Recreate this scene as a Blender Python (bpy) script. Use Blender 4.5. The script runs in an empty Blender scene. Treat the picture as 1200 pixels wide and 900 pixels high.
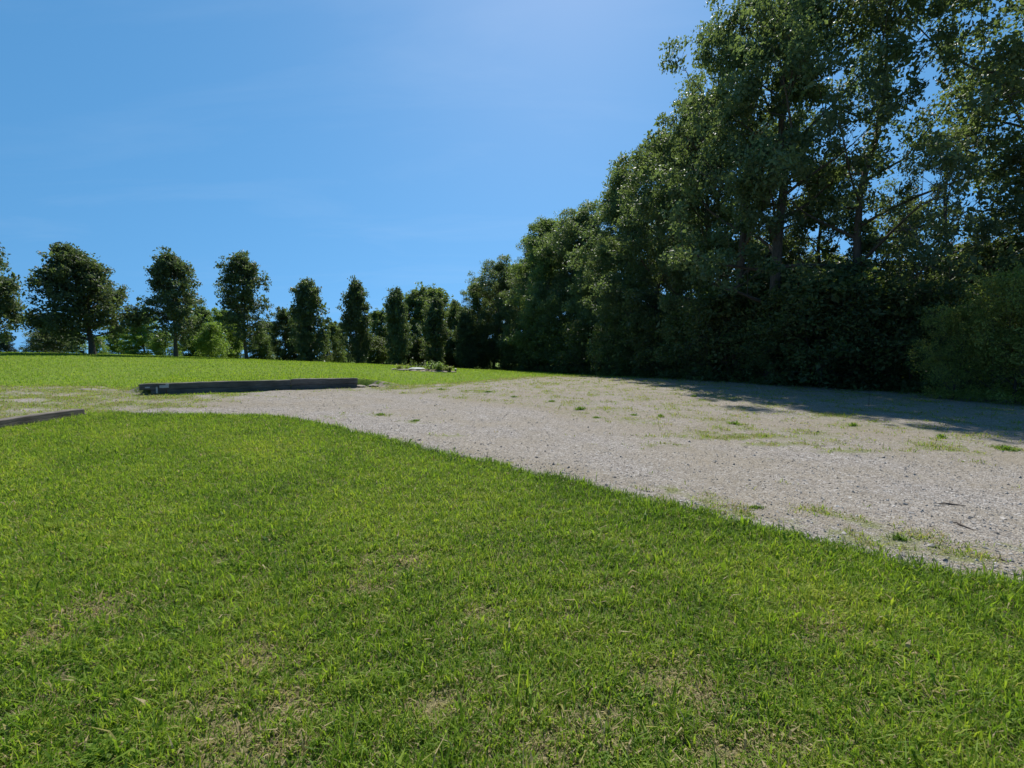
import bpy, math, random
import numpy as np
from mathutils import Vector, Matrix, Euler

random.seed(7)
RNG = np.random.default_rng(11)
SC = bpy.context.scene
COL = SC.collection

# ------------------------------------------------------------------ camera
F = 540.0            # focal length in pixels of a 1200 px wide frame
EYE = 1.6
PITCH = math.atan2(44.0, F)
CP, SP = math.cos(PITCH), math.sin(PITCH)

def ray(px, py):
    """direction of the view through a pixel of the 1200x900 frame"""
    a, b = (px - 600.0) / F, -(py - 450.0) / F
    return np.array([a, CP + b * SP, b * CP - SP])

# ------------------------------------------------------------------ terrain
CTRL = [
    (0, 0, 0), (-8, 0, .02), (8, 0, 0), (0, 4, 0), (-5, 5, 0), (5, 5, 0), (0, 8, 0), (8, 8, 0), (-8, 9, 0),
    (13, 10, 0), (4, 12, 0), (-3, 12, 0), (9, 14, 0), (14.8, 13.3, 0), (20, 5, 0), (-22, 0, .15), (20, -10, 0),
    (-20, -10, .1), (0, -15, 0), (-11.4, 14.1, .1), (-5.8, 16.9, .1), (-8, 15.4, .1), (-11, 10, .08),
    (-12, 20, .2), (-8, 22, .18), (-18, 16.4, .2), (-14, 15.5, .2), (-13, 26, .38), (-18, 30, .55), (-25, 30, .7),
    (-35, 38, .97), (-30, 41, .69), (-25, 43.7, .37), (-20.4, 47, .03), (-16.3, 49, -.2), (-12.6, 51.5, -.5),
    (-9.2, 55, -1.05), (-5.5, 58, -1.5), (0, 60, -1.7), (4, 54, -1.4), (8, 36, -.73), (8.3, 28, -.3), (9.8, 24, -.13),
    (10, 20, 0), (-6, 27, .1), (0, 24, -.13), (-1.6, 22, -.07), (4.2, 25.4, -.2), (-42, 35, 1.2), (-40, 20, .7),
    (-55, 45, .9), (-45, 60, -.2), (-25, 70, -1.2), (0, 85, -2.6), (22, 60, -2.2), (30, 30, -.6), (25, 15, -.05),
]
for k in range(12):
    a = k * math.pi / 6
    CTRL.append((130 * math.cos(a), 130 * math.sin(a), -3.2))
    CTRL.append((420 * math.cos(a), 420 * math.sin(a), -9.0))
CT = np.array(CTRL, float)

def _tps(d):
    return np.where(d > 1e-9, d, 0.0)          # linear kernel: tight and without overshoot

def _solve():
    P = CT[:, :2]
    n = len(P)
    D = np.linalg.norm(P[:, None] - P[None], axis=2)
    K = _tps(D) - np.eye(n) * 0.6
    A = np.zeros((n + 1, n + 1)); A[:n, :n] = K; A[:n, n] = 1; A[n, :n] = 1
    return np.linalg.solve(A, np.append(CT[:, 2], 0))
_W = _solve()
WALL_A, WALL_B = np.array([-11.42, 14.1]), np.array([-5.72, 16.95])
WALL_D = (WALL_B - WALL_A) / np.linalg.norm(WALL_B - WALL_A)
WALL_N = np.array([-WALL_D[1], WALL_D[0]])      # away from the camera
WALL_L = float(np.linalg.norm(WALL_B - WALL_A))

def sstep(a, b, x):
    t = np.clip((x - a) / (b - a), 0.0, 1.0)
    return t * t * (3 - 2 * t)

def height(x, y):
    x = np.asarray(x, float); y = np.asarray(y, float)
    sh = x.shape
    Q = np.stack([x.ravel(), y.ravel()], 1)
    out = np.empty(len(Q))
    for i in range(0, len(Q), 40000):
        q = Q[i:i + 40000]
        D = np.sqrt(((q[:, None] - CT[None, :, :2]) ** 2).sum(2) + 1.0) - 1.0
        out[i:i + 40000] = D @ _W[:-1] + _W[-1]
    q = Q - WALL_A
    s, d = q @ WALL_D, q @ WALL_N
    bump = .35 * sstep(.03, .22 + 1.0 * sstep(-.2, .6, -s), d) * np.exp(-np.clip(d, 0, 99) / 7.0)
    bump *= sstep(-.8, .2, s) * (1 - sstep(WALL_L - .1, WALL_L + 2.2, s))
    r = np.hypot(Q[:, 0], Q[:, 1])
    lim = np.where(r > 400, -9 - (r - 400) * .02, 1e9)
    out = np.where(r > 400, lim, out + bump)
    return out.reshape(sh)

def hh(x, y):
    return float(height(np.array([x]), np.array([y]))[0])

def at(px, py, far=70.0):
    """where the view through a pixel meets the terrain"""
    d = ray(px, py)
    t = np.concatenate([np.linspace(1.2, 20, 500), np.linspace(20, far, 700)[1:]])
    X, Y, Z = d[0] * t, d[1] * t, EYE + d[2] * t
    g = Z - height(X, Y)
    k = np.where(g <= 0)[0]
    i = int(k[0]) if len(k) else len(t) - 1
    if i > 0 and len(k):
        f = g[i - 1] / (g[i - 1] - g[i])
        tt = t[i - 1] + f * (t[i] - t[i - 1])
    else:
        tt = t[i]
    return float(d[0] * tt), float(d[1] * tt)

def atz(px, y):
    """the x of a pixel column at depth y"""
    return (px - 600.0) / F * (y / CP) * 1.0

# ------------------------------------------------------------------ mesh helpers
def mesh_np(name, V, polys, mats, attrs=None, mat_idx=None, smooth=False):
    """polys: list of (n,k) index arrays"""
    me = bpy.data.meshes.new(name)
    V = np.asarray(V, np.float32)
    me.vertices.add(len(V)); me.vertices.foreach_set('co', V.ravel())
    loops = np.concatenate([p.ravel() for p in polys]).astype(np.int32)
    tot = np.concatenate([np.full(len(p), p.shape[1]) for p in polys]).astype(np.int32)
    st = np.concatenate([[0], np.cumsum(tot)[:-1]]).astype(np.int32)
    me.loops.add(len(loops)); me.loops.foreach_set('vertex_index', loops)
    me.polygons.add(len(tot)); me.polygons.foreach_set('loop_start', st); me.polygons.foreach_set('loop_total', tot)
    if mat_idx is not None:
        me.polygons.foreach_set('material_index', np.asarray(mat_idx, np.int32))
    me.polygons.foreach_set('use_smooth', np.full(len(tot), smooth))
    for m in (mats if isinstance(mats, (list, tuple)) else [mats]):
        me.materials.append(m)
    for k, v in (attrs or {}).items():
        a = me.attributes.new(k, 'FLOAT', 'POINT')
        a.data.foreach_set('value', np.asarray(v, np.float32))
    me.update(calc_edges=True)
    me.validate()
    return me

def link(name, me, parent=None):
    o = bpy.data.objects.new(name, me)
    COL.objects.link(o)
    if parent is not None:
        o.parent = parent
    return o

def tag(o, label=None, cat=None, group=None, kind=None):
    if label: o['label'] = label
    if cat: o['category'] = cat
    if group: o['group'] = group
    if kind: o['kind'] = kind
    return o

def empty(name, loc, rz=0.0):
    o = bpy.data.objects.new(name, None)
    COL.objects.link(o)
    o.location = loc; o.rotation_euler = (0, 0, rz)
    o.empty_display_size = .2
    return o

class Tubes:
    def __init__(s):
        s.V, s.F, s.n = [], [], 0
    def add(s, pts, rad, sides=6):
        pts = np.asarray(pts, float); m = len(pts)
        T = np.gradient(pts, axis=0)
        T /= np.linalg.norm(T, axis=1)[:, None] + 1e-9
        ref = np.array([0, 0, 1.0]) if abs(T[0][2]) < .8 else np.array([1.0, 0, 0])
        U = np.cross(T, ref); U /= np.linalg.norm(U, axis=1)[:, None] + 1e-9
        W = np.cross(T, U)
        a = np.arange(sides) * 2 * math.pi / sides
        R = np.asarray(rad, float)[:, None, None]
        V = pts[:, None] + R * (np.cos(a)[None, :, None] * U[:, None] + np.sin(a)[None, :, None] * W[:, None])
        s.V.append(V.reshape(-1, 3))
        i = np.arange(m - 1)[:, None] * sides; j = np.arange(sides)[None]; jn = (j + 1) % sides
        q = np.stack([i + j, i + jn, i + sides + jn, i + sides + j], 2).reshape(-1, 4) + s.n
        s.F.append(q); s.n += m * sides
    def data(s):
        return np.concatenate(s.V), np.concatenate(s.F)

# ------------------------------------------------------------------ node helper
def mat(name):
    m = bpy.data.materials.new(name); m.use_nodes = True
    m.node_tree.nodes.clear()
    return m

class NT:
    def __init__(s, tree):
        s.t = tree
    def n(s, typ, ins=None, **kw):
        nd = s.t.nodes.new(typ)
        for k, v in kw.items():
            setattr(nd, k, v)
        for k, v in (ins or {}).items():
            sock = nd.inputs[k]
            if isinstance(v, bpy.types.NodeSocket):
                s.t.links.new(v, sock)
            else:
                sock.default_value = v
        return nd
    def math(s, op, a, b=0.0, clamp=False):
        return s.n('ShaderNodeMath', {0: a, 1: b}, operation=op, use_clamp=clamp).outputs[0]
    def ramp(s, fac, stops):
        nd = s.n('ShaderNodeValToRGB', {0: fac})
        e = nd.color_ramp.elements
        while len(e) < len(stops): e.new(.5)
        for el, (p, c) in zip(e, stops):
            el.position = p; el.color = (*c, 1)
        return nd.outputs[0]
    def mix(s, fac, a, b, blend='MIX'):
        nd = s.n('ShaderNodeMix', data_type='RGBA', blend_type=blend)
        for k, v in ((0, fac), (6, a), (7, b)):
            if isinstance(v, bpy.types.NodeSocket): s.t.links.new(v, nd.inputs[k])
            else: nd.inputs[k].default_value = v if k == 0 else (*v, 1)
        return nd.outputs[2]
    def noise(s, vec, scale, detail=3, rough=.55):
        return s.n('ShaderNodeTexNoise', {'Vector': vec, 'Scale': scale, 'Detail': detail, 'Roughness': rough}).outputs[0]

def leaf_material(name, dark, light, trans, tw=.45, rough=.5, spec=.36):
    m = mat(name); N = NT(m.node_tree)
    rnd = N.n('ShaderNodeAttribute', attribute_name='tint').outputs['Fac']
    oi = N.n('ShaderNodeObjectInfo').outputs['Random']
    col = N.ramp(rnd, [(0, dark), (.75, light), (1, tuple(min(1, c * 1.35) for c in light))])
    col = N.n('ShaderNodeHueSaturation', {'Hue': N.math('ADD', N.math('MULTIPLY', oi, .03), .485), 'Saturation': .95,
              'Value': N.math('ADD', N.math('MULTIPLY', oi, .4), .8), 'Fac': 1.0, 'Color': col}).outputs[0]
    p = N.n('ShaderNodeBsdfPrincipled', {'Base Color': col, 'Roughness': rough, 'Specular IOR Level': spec})
    tc = N.mix(rnd, tuple(c * .75 for c in trans), trans)
    t = N.n('ShaderNodeBsdfTranslucent', {'Color': tc})
    mx = N.n('ShaderNodeMixShader', {0: tw, 1: p.outputs[0], 2: t.outputs[0]})
    o = N.n('ShaderNodeOutputMaterial', {'Surface': mx.outputs[0]})
    return m

M = {}
M['maple'] = leaf_material('maple_leaf', (.056, .092, .046), (.15, .198, .092), (.185, .26, .06), .45)
M['rowleaf'] = leaf_material('pear_leaf', (.05, .078, .042), (.125, .165, .075), (.15, .215, .05), .4)
M['wood'] = leaf_material('woodland_leaf', (.065, .105, .042), (.15, .21, .075), (.21, .30, .055), .46)
M['bright'] = leaf_material('bright_leaf', (.10, .165, .028), (.21, .30, .055), (.28, .42, .05), .48)
M['conifer'] = leaf_material('needle_foliage', (.014, .030, .016), (.035, .06, .028), (.03, .05, .015), .15, .6)
M['olive'] = leaf_material('olive_leaf', (.12, .15, .03), (.28, .31, .07), (.34, .42, .05), .45)
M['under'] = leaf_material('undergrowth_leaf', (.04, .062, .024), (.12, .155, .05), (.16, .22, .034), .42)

def bark(name, a, b):
    m = mat(name); N = NT(m.node_tree)
    tc = N.n('ShaderNodeTexCoord').outputs['Object']
    mp = N.n('ShaderNodeMapping', {'Vector': tc, 'Scale': (14, 14, 2.5)}).outputs[0]
    f = N.noise(mp, 1.6, 6, .65)
    c = N.ramp(f, [(.3, a), (.7, b)])
    bp = N.n('ShaderNodeBump', {'Strength': .7, 'Distance': .03, 'Height': f}).outputs[0]
    p = N.n('ShaderNodeBsdfPrincipled', {'Base Color': c, 'Roughness': .9, 'Normal': bp})
    N.n('ShaderNodeOutputMaterial', {'Surface': p.outputs[0]})
    return m
M['bark'] = bark('bark', (.045, .036, .028), (.14, .115, .09))

def blade_material(name, stops, tstops, tw=.4):
    m = mat(name); N = NT(m.node_tree)
    rnd = N.n('ShaderNodeAttribute', attribute_name='tint').outputs['Fac']
    col = N.ramp(rnd, stops); tcol = N.ramp(rnd, tstops)
    p = N.n('ShaderNodeBsdfPrincipled', {'Base Color': col, 'Roughness': .55, 'Specular IOR Level': .14})
    t = N.n('ShaderNodeBsdfTranslucent', {'Color': tcol})
    mx = N.n('ShaderNodeMixShader', {0: tw, 1: p.outputs[0], 2: t.outputs[0]})
    N.n('ShaderNodeOutputMaterial', {'Surface': mx.outputs[0]})
    return m
GR = [(0, (.045, .10, .014)), (.35, (.145, .235, .026)), (.68, (.265, .345, .045)), (.84, (.35, .36, .06)), (.9, (.36, .29, .14)), (1, (.48, .40, .23))]
GT = [(0, (.09, .19, .012)), (.35, (.25, .41, .024)), (.68, (.38, .48, .034)), (.84, (.38, .40, .06)), (.9, (.34, .27, .12)), (1, (.40, .33, .18))]
M['grass'] = blade_material('grass_blade', GR, GT, .48)

def ground_material():
    m = mat('turf_soil'); N = NT(m.node_tree)
    pos = N.n('ShaderNodeNewGeometry').outputs['Position']
    f1 = N.noise(pos, 45, 4, .7); f2 = N.noise(pos, 1.1, 4, .6); f3 = N.noise(pos, .22, 3, .5); f4 = N.noise(pos, 9, 4, .6)
    green = N.ramp(f1, [(.3, (.07, .115, .016)), (.55, (.12, .18, .024)), (.75, (.18, .235, .04))])
    green = N.mix(N.math('MULTIPLY', sub(N, f3), .3), green, (.15, .20, .04))
    soil = N.ramp(N.noise(pos, 130, 5, .75), [(.32, (.055, .042, .026)), (.5, (.13, .105, .06)), (.68, (.30, .245, .15))])
    far = N.n('ShaderNodeAttribute', attribute_name='far').outputs['Fac']
    bare = N.n('ShaderNodeMapRange', {'Value': N.math('ADD', f2, N.math('MULTIPLY', f4, .5)), 'From Min': .72, 'From Max': .86}).outputs[0]
    near = N.mix(N.math('ADD', N.math('MULTIPLY', bare, .15), .82, True), green, soil)
    col = N.mix(far, near, green)
    bp = N.n('ShaderNodeBump', {'Strength': .6, 'Distance': .03, 'Height': f1}).outputs[0]
    p = N.n('ShaderNodeBsdfPrincipled', {'Base Color': col, 'Roughness': .95, 'Specular IOR Level': .1, 'Normal': bp})
    N.n('ShaderNodeOutputMaterial', {'Surface': p.outputs[0]})
    return m
def sub(N, f):
    return N.n('ShaderNodeMapRange', {'Value': f, 'From Min': .4, 'From Max': .65}).outputs[0]
M['ground'] = ground_material()

def gravel_material():
    m = mat('crushed_gravel'); N = NT(m.node_tree)
    pos = N.n('ShaderNodeNewGeometry').outputs['Position']
    warp = N.n('ShaderNodeTexNoise', {'Vector': pos, 'Scale': 30, 'Detail': 2}).outputs['Color']
    pw = N.n('ShaderNodeVectorMath', {0: pos, 1: N.n('ShaderNodeVectorMath', {0: warp, 3: .012}, operation='SCALE').outputs[0]}, operation='ADD').outputs[0]
    v1 = N.n('ShaderNodeTexVoronoi', {'Vector': pw, 'Scale': 68.0, 'Randomness': 1.0})
    v2 = N.n('ShaderNodeTexVoronoi', {'Vector': pw, 'Scale': 34.0, 'Randomness': 1.0})
    g1 = N.n('ShaderNodeSeparateColor', {0: v1.outputs['Color']}).outputs
    g2 = N.n('ShaderNodeSeparateColor', {0: v2.outputs['Color']}).outputs
    stops = [(0, (.13, .115, .10)), (.35, (.262, .238, .21)), (.7, (.362, .332, .30)), (.92, (.44, .425, .41)), (1, (.58, .56, .54))]
    c1 = N.ramp(g1[0], stops); c2 = N.ramp(g2[0], stops)
    c = N.mix(N.math('GREATER_THAN', g2[1], .66), c1, c2)
    c = N.mix(N.math('MULTIPLY', g1[2], .25), c, (.38, .32, .28))
    dark = N.n('ShaderNodeMapRange', {'Value': v1.outputs['Distance'], 'From Min': .45, 'From Max': .75}).outputs[0]
    c = N.mix(N.math('MULTIPLY', dark, .55), c, (.08, .07, .06))
    big = N.noise(pos, .5, 5, .6)
    c = N.mix(N.math('MULTIPLY', sub(N, big), .5), c, (.25, .21, .145))
    med = N.noise(pos, 5, 5, .7)
    c = N.mix(N.math('MULTIPLY', sub(N, med), .3), c, (.14, .12, .1))
    dirt = N.n('ShaderNodeAttribute', attribute_name='dirt').outputs['Fac']
    dirtc = N.ramp(N.noise(pos, 26, 4, .7), [(.3, (.14, .115, .075)), (.6, (.235, .20, .135)), (.8, (.33, .29, .21))])
    c = N.mix(N.math('MULTIPLY', dirt, N.math('ADD', .35, sub(N, N.noise(pos, 14, 4, .7))), True), c, dirtc)
    veg = N.n('ShaderNodeAttribute', attribute_name='veg').outputs['Fac']
    vn = N.noise(pos, 7, 6, .72)
    vf = N.n('ShaderNodeMapRange', {'Value': N.math('ADD', N.math('MULTIPLY', veg, .6), vn), 'From Min': .74, 'From Max': .96}).outputs[0]
    vc = N.ramp(N.noise(pos, 40, 3, .6), [(.3, (.08, .105, .022)), (.6, (.15, .175, .04)), (.8, (.23, .21, .08))])
    c = N.mix(N.math('MULTIPLY', vf, .65), c, vc)
    hgt = N.math('SUBTRACT', 1.0, N.math('MULTIPLY', v1.outputs['Distance'], 1.2))
    bp = N.n('ShaderNodeBump', {'Strength': .8, 'Distance': .015, 'Height': hgt}).outputs[0]
    p = N.n('ShaderNodeBsdfPrincipled', {'Base Color': c, 'Roughness': .95, 'Specular IOR Level': .15, 'Normal': bp})
    N.n('ShaderNodeOutputMaterial', {'Surface': p.outputs[0]})
    return m
M['gravel'] = gravel_material()

def stone_material(name, stops):
    m = mat(name); N = NT(m.node_tree)
    rnd = N.n('ShaderNodeAttribute', attribute_name='tint').outputs['Fac']
    pos = N.n('ShaderNodeNewGeometry').outputs['Position']
    c = N.ramp(rnd, stops)
    c = N.mix(.25, c, N.ramp(N.noise(pos, 60, 4, .7), [(.3, (.1, .09, .08)), (.7, (.5, .48, .45))]))
    p = N.n('ShaderNodeBsdfPrincipled', {'Base Color': c, 'Roughness': .9, 'Specular IOR Level': .2})
    N.n('ShaderNodeOutputMaterial', {'Surface': p.outputs[0]})
    return m
M['pebble'] = stone_material('loose_stone', [(0, (.12, .105, .09)), (.4, (.23, .21, .19)), (.75, (.34, .315, .29)), (1, (.56, .54, .51))])

def timber_material(name, a, b):
    m = mat(name); N = NT(m.node_tree)
    tc = N.n('ShaderNodeTexCoord').outputs['Object']
    mp = N.n('ShaderNodeMapping', {'Vector': tc, 'Scale': (1.2, 22, 22)}).outputs[0]
    f = N.noise(mp, 1.5, 7, .7)
    c = N.ramp(f, [(.3, a), (.7, b)])
    stain = sub(N, N.noise(tc, 2.2, 4, .6))
    c = N.mix(N.math('MULTIPLY', stain, .5), c, tuple(v * .5 for v in a))
    bp = N.n('ShaderNodeBump', {'Strength': .8, 'Distance': .02, 'Height': f}).outputs[0]
    p = N.n('ShaderNodeBsdfPrincipled', {'Base Color': c, 'Roughness': .85, 'Specular IOR Level': .2, 'Normal': bp})
    N.n('ShaderNodeOutputMaterial', {'Surface': p.outputs[0]})
    return m
M['tie'] = timber_material('creosoted_timber', (.07, .064, .059), (.20, .18, .16))
M['tie_grey'] = timber_material('weathered_timber', (.085, .073, .063), (.25, .22, .19))

def plain(name, c, rough=.7, metal=0.0, scale=20):
    m = mat(name); N = NT(m.node_tree)
    tc = N.n('ShaderNodeTexCoord').outputs['Object']
    col = N.ramp(N.noise(tc, scale, 5, .65), [(.3, tuple(v * .65 for v in c)), (.7, tuple(min(1, v * 1.2) for v in c))])
    p = N.n('ShaderNodeBsdfPrincipled', {'Base Color': col, 'Roughness': rough, 'Metallic': metal})
    N.n('ShaderNodeOutputMaterial', {'Surface': p.outputs[0]})
    return m
M['plate'] = plain('galvanised_plate', (.42, .43, .46), .5, .3)
M['rust'] = plain('rusty_steel', (.10, .05, .03), .8, .3)
M['rock'] = plain('field_stone', (.22, .19, .155), .9, 0, 6)
M['slab'] = plain('pale_slab', (.34, .37, .33), .8, 0, 8)
M['mulch'] = plain('dry_mulch', (.20, .15, .10), .95, 0, 30)
M['twig'] = plain('dead_twig', (.085, .065, .05), .9, 0, 30)
M['stem'] = plain('green_stem', (.07, .10, .03), .8, 0, 30)
M['petal'] = plain('pale_petal', (.55, .48, .42), .7, 0, 30)

# ------------------------------------------------------------------ ground sheet
def axis(segs):
    out = [segs[0][0]]
    for a, b, st in segs:
        n = max(1, int(round((b - a) / st)))
        out += list(np.linspace(a, b, n + 1)[1:])
    return np.array(out)
gx = axis([(-2600, -400, 300), (-400, -60, 20), (-60, -26, 2), (-26, -13.4, .25), (-13.4, -4.6, .11), (-4.6, 24, .25), (24, 60, 2), (60, 400, 20), (400, 2600, 300)])
gy = axis([(-2600, -400, 300), (-400, -40, 20), (-40, -4, 2), (-4, 13.4, .25), (13.4, 18.4, .11), (18.4, 26, .25), (26, 66, .8), (66, 100, 3), (100, 400, 20), (400, 2600, 300)])
GX, GY = np.meshgrid(gx, gy)
GZ = height(GX, GY)
def lumps(x, y, s, k):
    r = np.random.default_rng(k); o = 0
    for i in range(10):
        a = r.uniform(0, 6.28); w = r.uniform(.6, 1.7) / s
        o = o + np.sin((x * math.cos(a) + y * math.sin(a)) * w * 6.28 + r.uniform(0, 6.28))
    return o / 10
def rough(x, y):
    return .028 * lumps(x, y, 1.6, 3) + .014 * lumps(x, y, .6, 4)
GZ = GZ + rough(GX, GY)
nx, ny = len(gx), len(gy)
i = np.arange(ny - 1)[:, None] * nx; j = np.arange(nx - 1)[None]
Q = np.stack([i + j, i + j + 1, i + nx + j + 1, i + nx + j], 2).reshape(-1, 4)
me = mesh_np('ground', np.stack([GX, GY, GZ], 2).reshape(-1, 3), [Q], M['ground'],
             {'far': sstep(11, 17, GY).ravel()}, smooth=True)
ground = tag(link('ground', me), 'green mown lawn and rising field around the gravel lot', 'ground', kind='structure')

# ------------------------------------------------------------------ gravel lot
NEAR = [(0, 487), (45, 487), (90, 487), (150, 486), (230, 486), (300, 487), (350, 492), (400, 502), (450, 514), (500, 527), (560, 540),
        (600, 548), (650, 560), (700, 573), (760, 588), (800, 596), (850, 608), (900, 620), (950, 634), (1000, 645), (1050, 657),
        (1100, 667), (1150, 676), (1200, 684)]
FAR = [(0, 453), (60, 453), (120, 453), (165, 455), (200, 465), (300, 460), (415, 454), (432, 452), (480, 451), (520, 450), (560, 447), (600, 443),
       (640, 441), (690, 441), (760, 443), (850, 447), (950, 452), (1060, 460), (1200, 469)]
nw = [at(*p) for p in NEAR[3:]]
nw = [(-9.92, 1.0), (-9.92, 4.0), (-9.9, 7.0), (-9.86, 8.8), (-9.8, 10.3), (-9.3, 10.75)] + nw + [(5.2, 2.75), (7.5, 2.2), (12, 1.2), (20, 0)]
fw = [(-46, 8), (-34, 13), (-25, 15.5)] + [at(*p) for p in FAR] + [(17.5, 13.0), (22, 12.2), (30, 11)]
def resample(P, n):
    P = np.array(P, float)
    L = np.concatenate([[0], np.cumsum(np.linalg.norm(np.diff(P, axis=0), axis=1))])
    s = np.linspace(0, 1, n)
    return P, L / L[-1], s
def param(P, ts, n):
    """resample a polyline at given anchor parameters"""
    P = np.array(P, float)
    u = np.linspace(0, 1, n)
    return np.stack([np.interp(u, ts, P[:, 0]), np.interp(u, ts, P[:, 1])], 1)
def angs(P):
    P = np.array(P); return np.arctan2(P[:, 0], P[:, 1])
# parameter both edges by bearing so that rows of the grid do not fold
def by_bearing(P, n, lo=-1.42, hi=1.52):
    P = np.array(P, float); a = angs(P)
    a = np.maximum.accumulate(a + np.arange(len(a)) * 1e-6)
    u = np.linspace(lo, hi, n)
    return np.stack([np.interp(u, a, P[:, 0]), np.interp(u, a, P[:, 1])], 1)
NU, NV = 620, 110
NE, FE = by_bearing(nw, NU), by_bearing(fw, NU)
wob = lambda P, k, s, a: a * lumps(P[:, 0], P[:, 1], s, k)
NE[:, 1] += wob(NE, 21, .9, .13) + wob(NE, 22, .3, .075)
far_w = np.clip((FE[:, 0] + 5.4) / 1.2, 0, 1)
FE[:, 1] += (wob(FE, 23, 2.2, .9) + wob(FE, 24, .7, .35)) * far_w
tv = np.linspace(0, 1, NV) ** 1.5
GP = NE[:, None] * (1 - tv[None, :, None]) + FE[:, None] * tv[None, :, None]
def gz(x, y):
    return height(x, y) + rough(x, y)
PX, PY = GP[..., 0], GP[..., 1]
PATCH = [  # px, py, radius along view columns (m across, m deep), strength
    (860, 512, 1.6, .35, .95), (825, 508, .7, .25, .8), (905, 522, .8, .2, .8), (975, 487, .55, .8, .9), (1000, 530, .9, .2, .75), (930, 521, .35, .15, .8),
    (1179, 527, .35, .2, 1), (785, 575, .35, .25, .6), (830, 586, .4, .22, .6), (965, 602, .4, .2, .6), (1010, 614, .35, .2, .7), (1052, 632, .4, .18, .75),
    (1085, 648, .3, .18, .75), (1130, 656, .3, .15, .6), (560, 459, 1.0, .8, .8), (517, 457, .5, .5, .7), (602, 465, .3, .3, .6), (645, 471, .4, .3, .6),
    (446, 487, .5, .4, .65), (487, 496, .5, .3, .6), (527, 511, .5, .25, .6), (640, 450, 1.2, 1.2, .75), (680, 484, .4, .3, .7), (390, 488, .9, .4, .5),
    (743, 487, .3, .3, .6), (700, 490, .3, .2, .6), (775, 522, 1.0, .25, .55), (230, 470, 1.5, .4, .7), (330, 466, 1.2, .25, .45), (1060, 500, 1.4, .4, .4), (950, 470, 1.5, .4, .35), (750, 455, 2, .8, .35),
]
PW = [(*at(p[0], p[1]), p[2], p[3], p[4]) for p in PATCH]
TRK = np.array([(-30, 12), (-12, 13)] + [at(*p) for p in ((430, 463), (600, 482), (760, 516), (900, 527), (1000, 541), (1200, 565))] + [(9, 5.2), (25, 4)])
TRK = TRK[np.argsort(TRK[:, 0])]
def veg_field(x, y):
    v = np.zeros_like(x)
    for (cx, cy, rx, ry, s) in PW:
        d = ((x - cx) / rx) ** 2 + ((y - cy) / ry) ** 2
        v = np.maximum(v, s * np.exp(-d * .9) * np.clip(.95 + .8 * lumps(x, y, .5, 72), .3, 1.2))
    left = sstep(-6.6, -9.8, x) * (.74 + .75 * lumps(x, y, 1.5, 71)) * sstep(7, 9, y)         # overgrown track on the left
    farb = (1 - sstep(.2, 4.2, far_edge(x) - y)) * (.85 + .8 * lumps(x, y, 1.3, 76)) * sstep(-6.0, -4.5, x) * (1 - sstep(6, 9, x))
    d = y - near_edge(x)
    band = .85 * np.exp(-((d - .38) / .28) ** 2) * sstep(.8, 2.2, x) * np.clip(.7 + 1.0 * lumps(x, y, .6, 73), 0, 1)
    band = np.maximum(band, .6 * np.exp(-((d - .12) / .12) ** 2) * np.clip(.6 + lumps(x, y, .8, 75), 0, 1))
    wide = .52 * sstep(.2, 1.6, y - np.interp(x, TRK[:, 0], TRK[:, 1])) * (.8 + .7 * lumps(x, y, 1.9, 74))
    foot = .85 * (1 - sstep(.0, 1.1, far_edge(x) - y)) * sstep(5, 8, x) * np.clip(.8 + lumps(x, y, .9, 77), 0, 1)
    return np.maximum.reduce([v, left, farb, band, wide, foot])
_ne = NE[np.argsort(NE[:, 0])]; _fe = FE[np.argsort(FE[:, 0])]
def near_edge(x):
    return np.interp(x, _ne[:, 0], _ne[:, 1])
def far_edge(x):
    return np.interp(x, _fe[:, 0], _fe[:, 1])
VEG = veg_field(PX, PY)
dN = np.linalg.norm(GP - NE[:, None], axis=2)
DIRT = np.clip(.75 * np.exp(-((dN - .45) / .35) ** 2) * (PX > -1) * (.5 + .5 * lumps(PX, PY, .8, 31))
               + .75 * sstep(11.5, 14, PY) * sstep(-3, 3, PX) * .6
               + .8 * np.exp(-(((PX + 8.6) / 1.9) ** 2 + ((PY - 12.1) / .8) ** 2)), 0, 1)
off = PY - np.interp(PX, TRK[:, 0], TRK[:, 1]) + .45 * lumps(PX, PY, 1.6, 32)
DIRT = np.maximum(DIRT, .42 * sstep(-.3, .9, off) * (.8 + .4 * lumps(PX, PY, 2.5, 33)))
rut = sum(a * np.exp(-((off + c) / .38) ** 2) for c, a in ((.7, .30), (2.3, .26), (-1.6, .2), (-3.3, .18))) * (.75 + .6 * lumps(PX, PY, 1.2, 34))
DIRT = np.clip(DIRT + rut * (off > -3.2) * sstep(.5, 1.2, dN), 0, 1)
V = np.stack([PX, PY, gz(PX, PY) + .012], 2).reshape(-1, 3)
i = np.arange(NU - 1)[:, None] * NV; j = np.arange(NV - 1)[None]
Q = np.stack([i + j, i + NV + j, i + NV + j + 1, i + j + 1], 2).reshape(-1, 4)
me = mesh_np('gravel_drive', V, [Q], M['gravel'], {'veg': VEG.ravel(), 'dirt': DIRT.ravel()}, smooth=True)
gravel = tag(link('gravel_drive', me), 'pale crushed gravel drive widening into a lot beside the trees', 'gravel drive', kind='structure')

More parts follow.
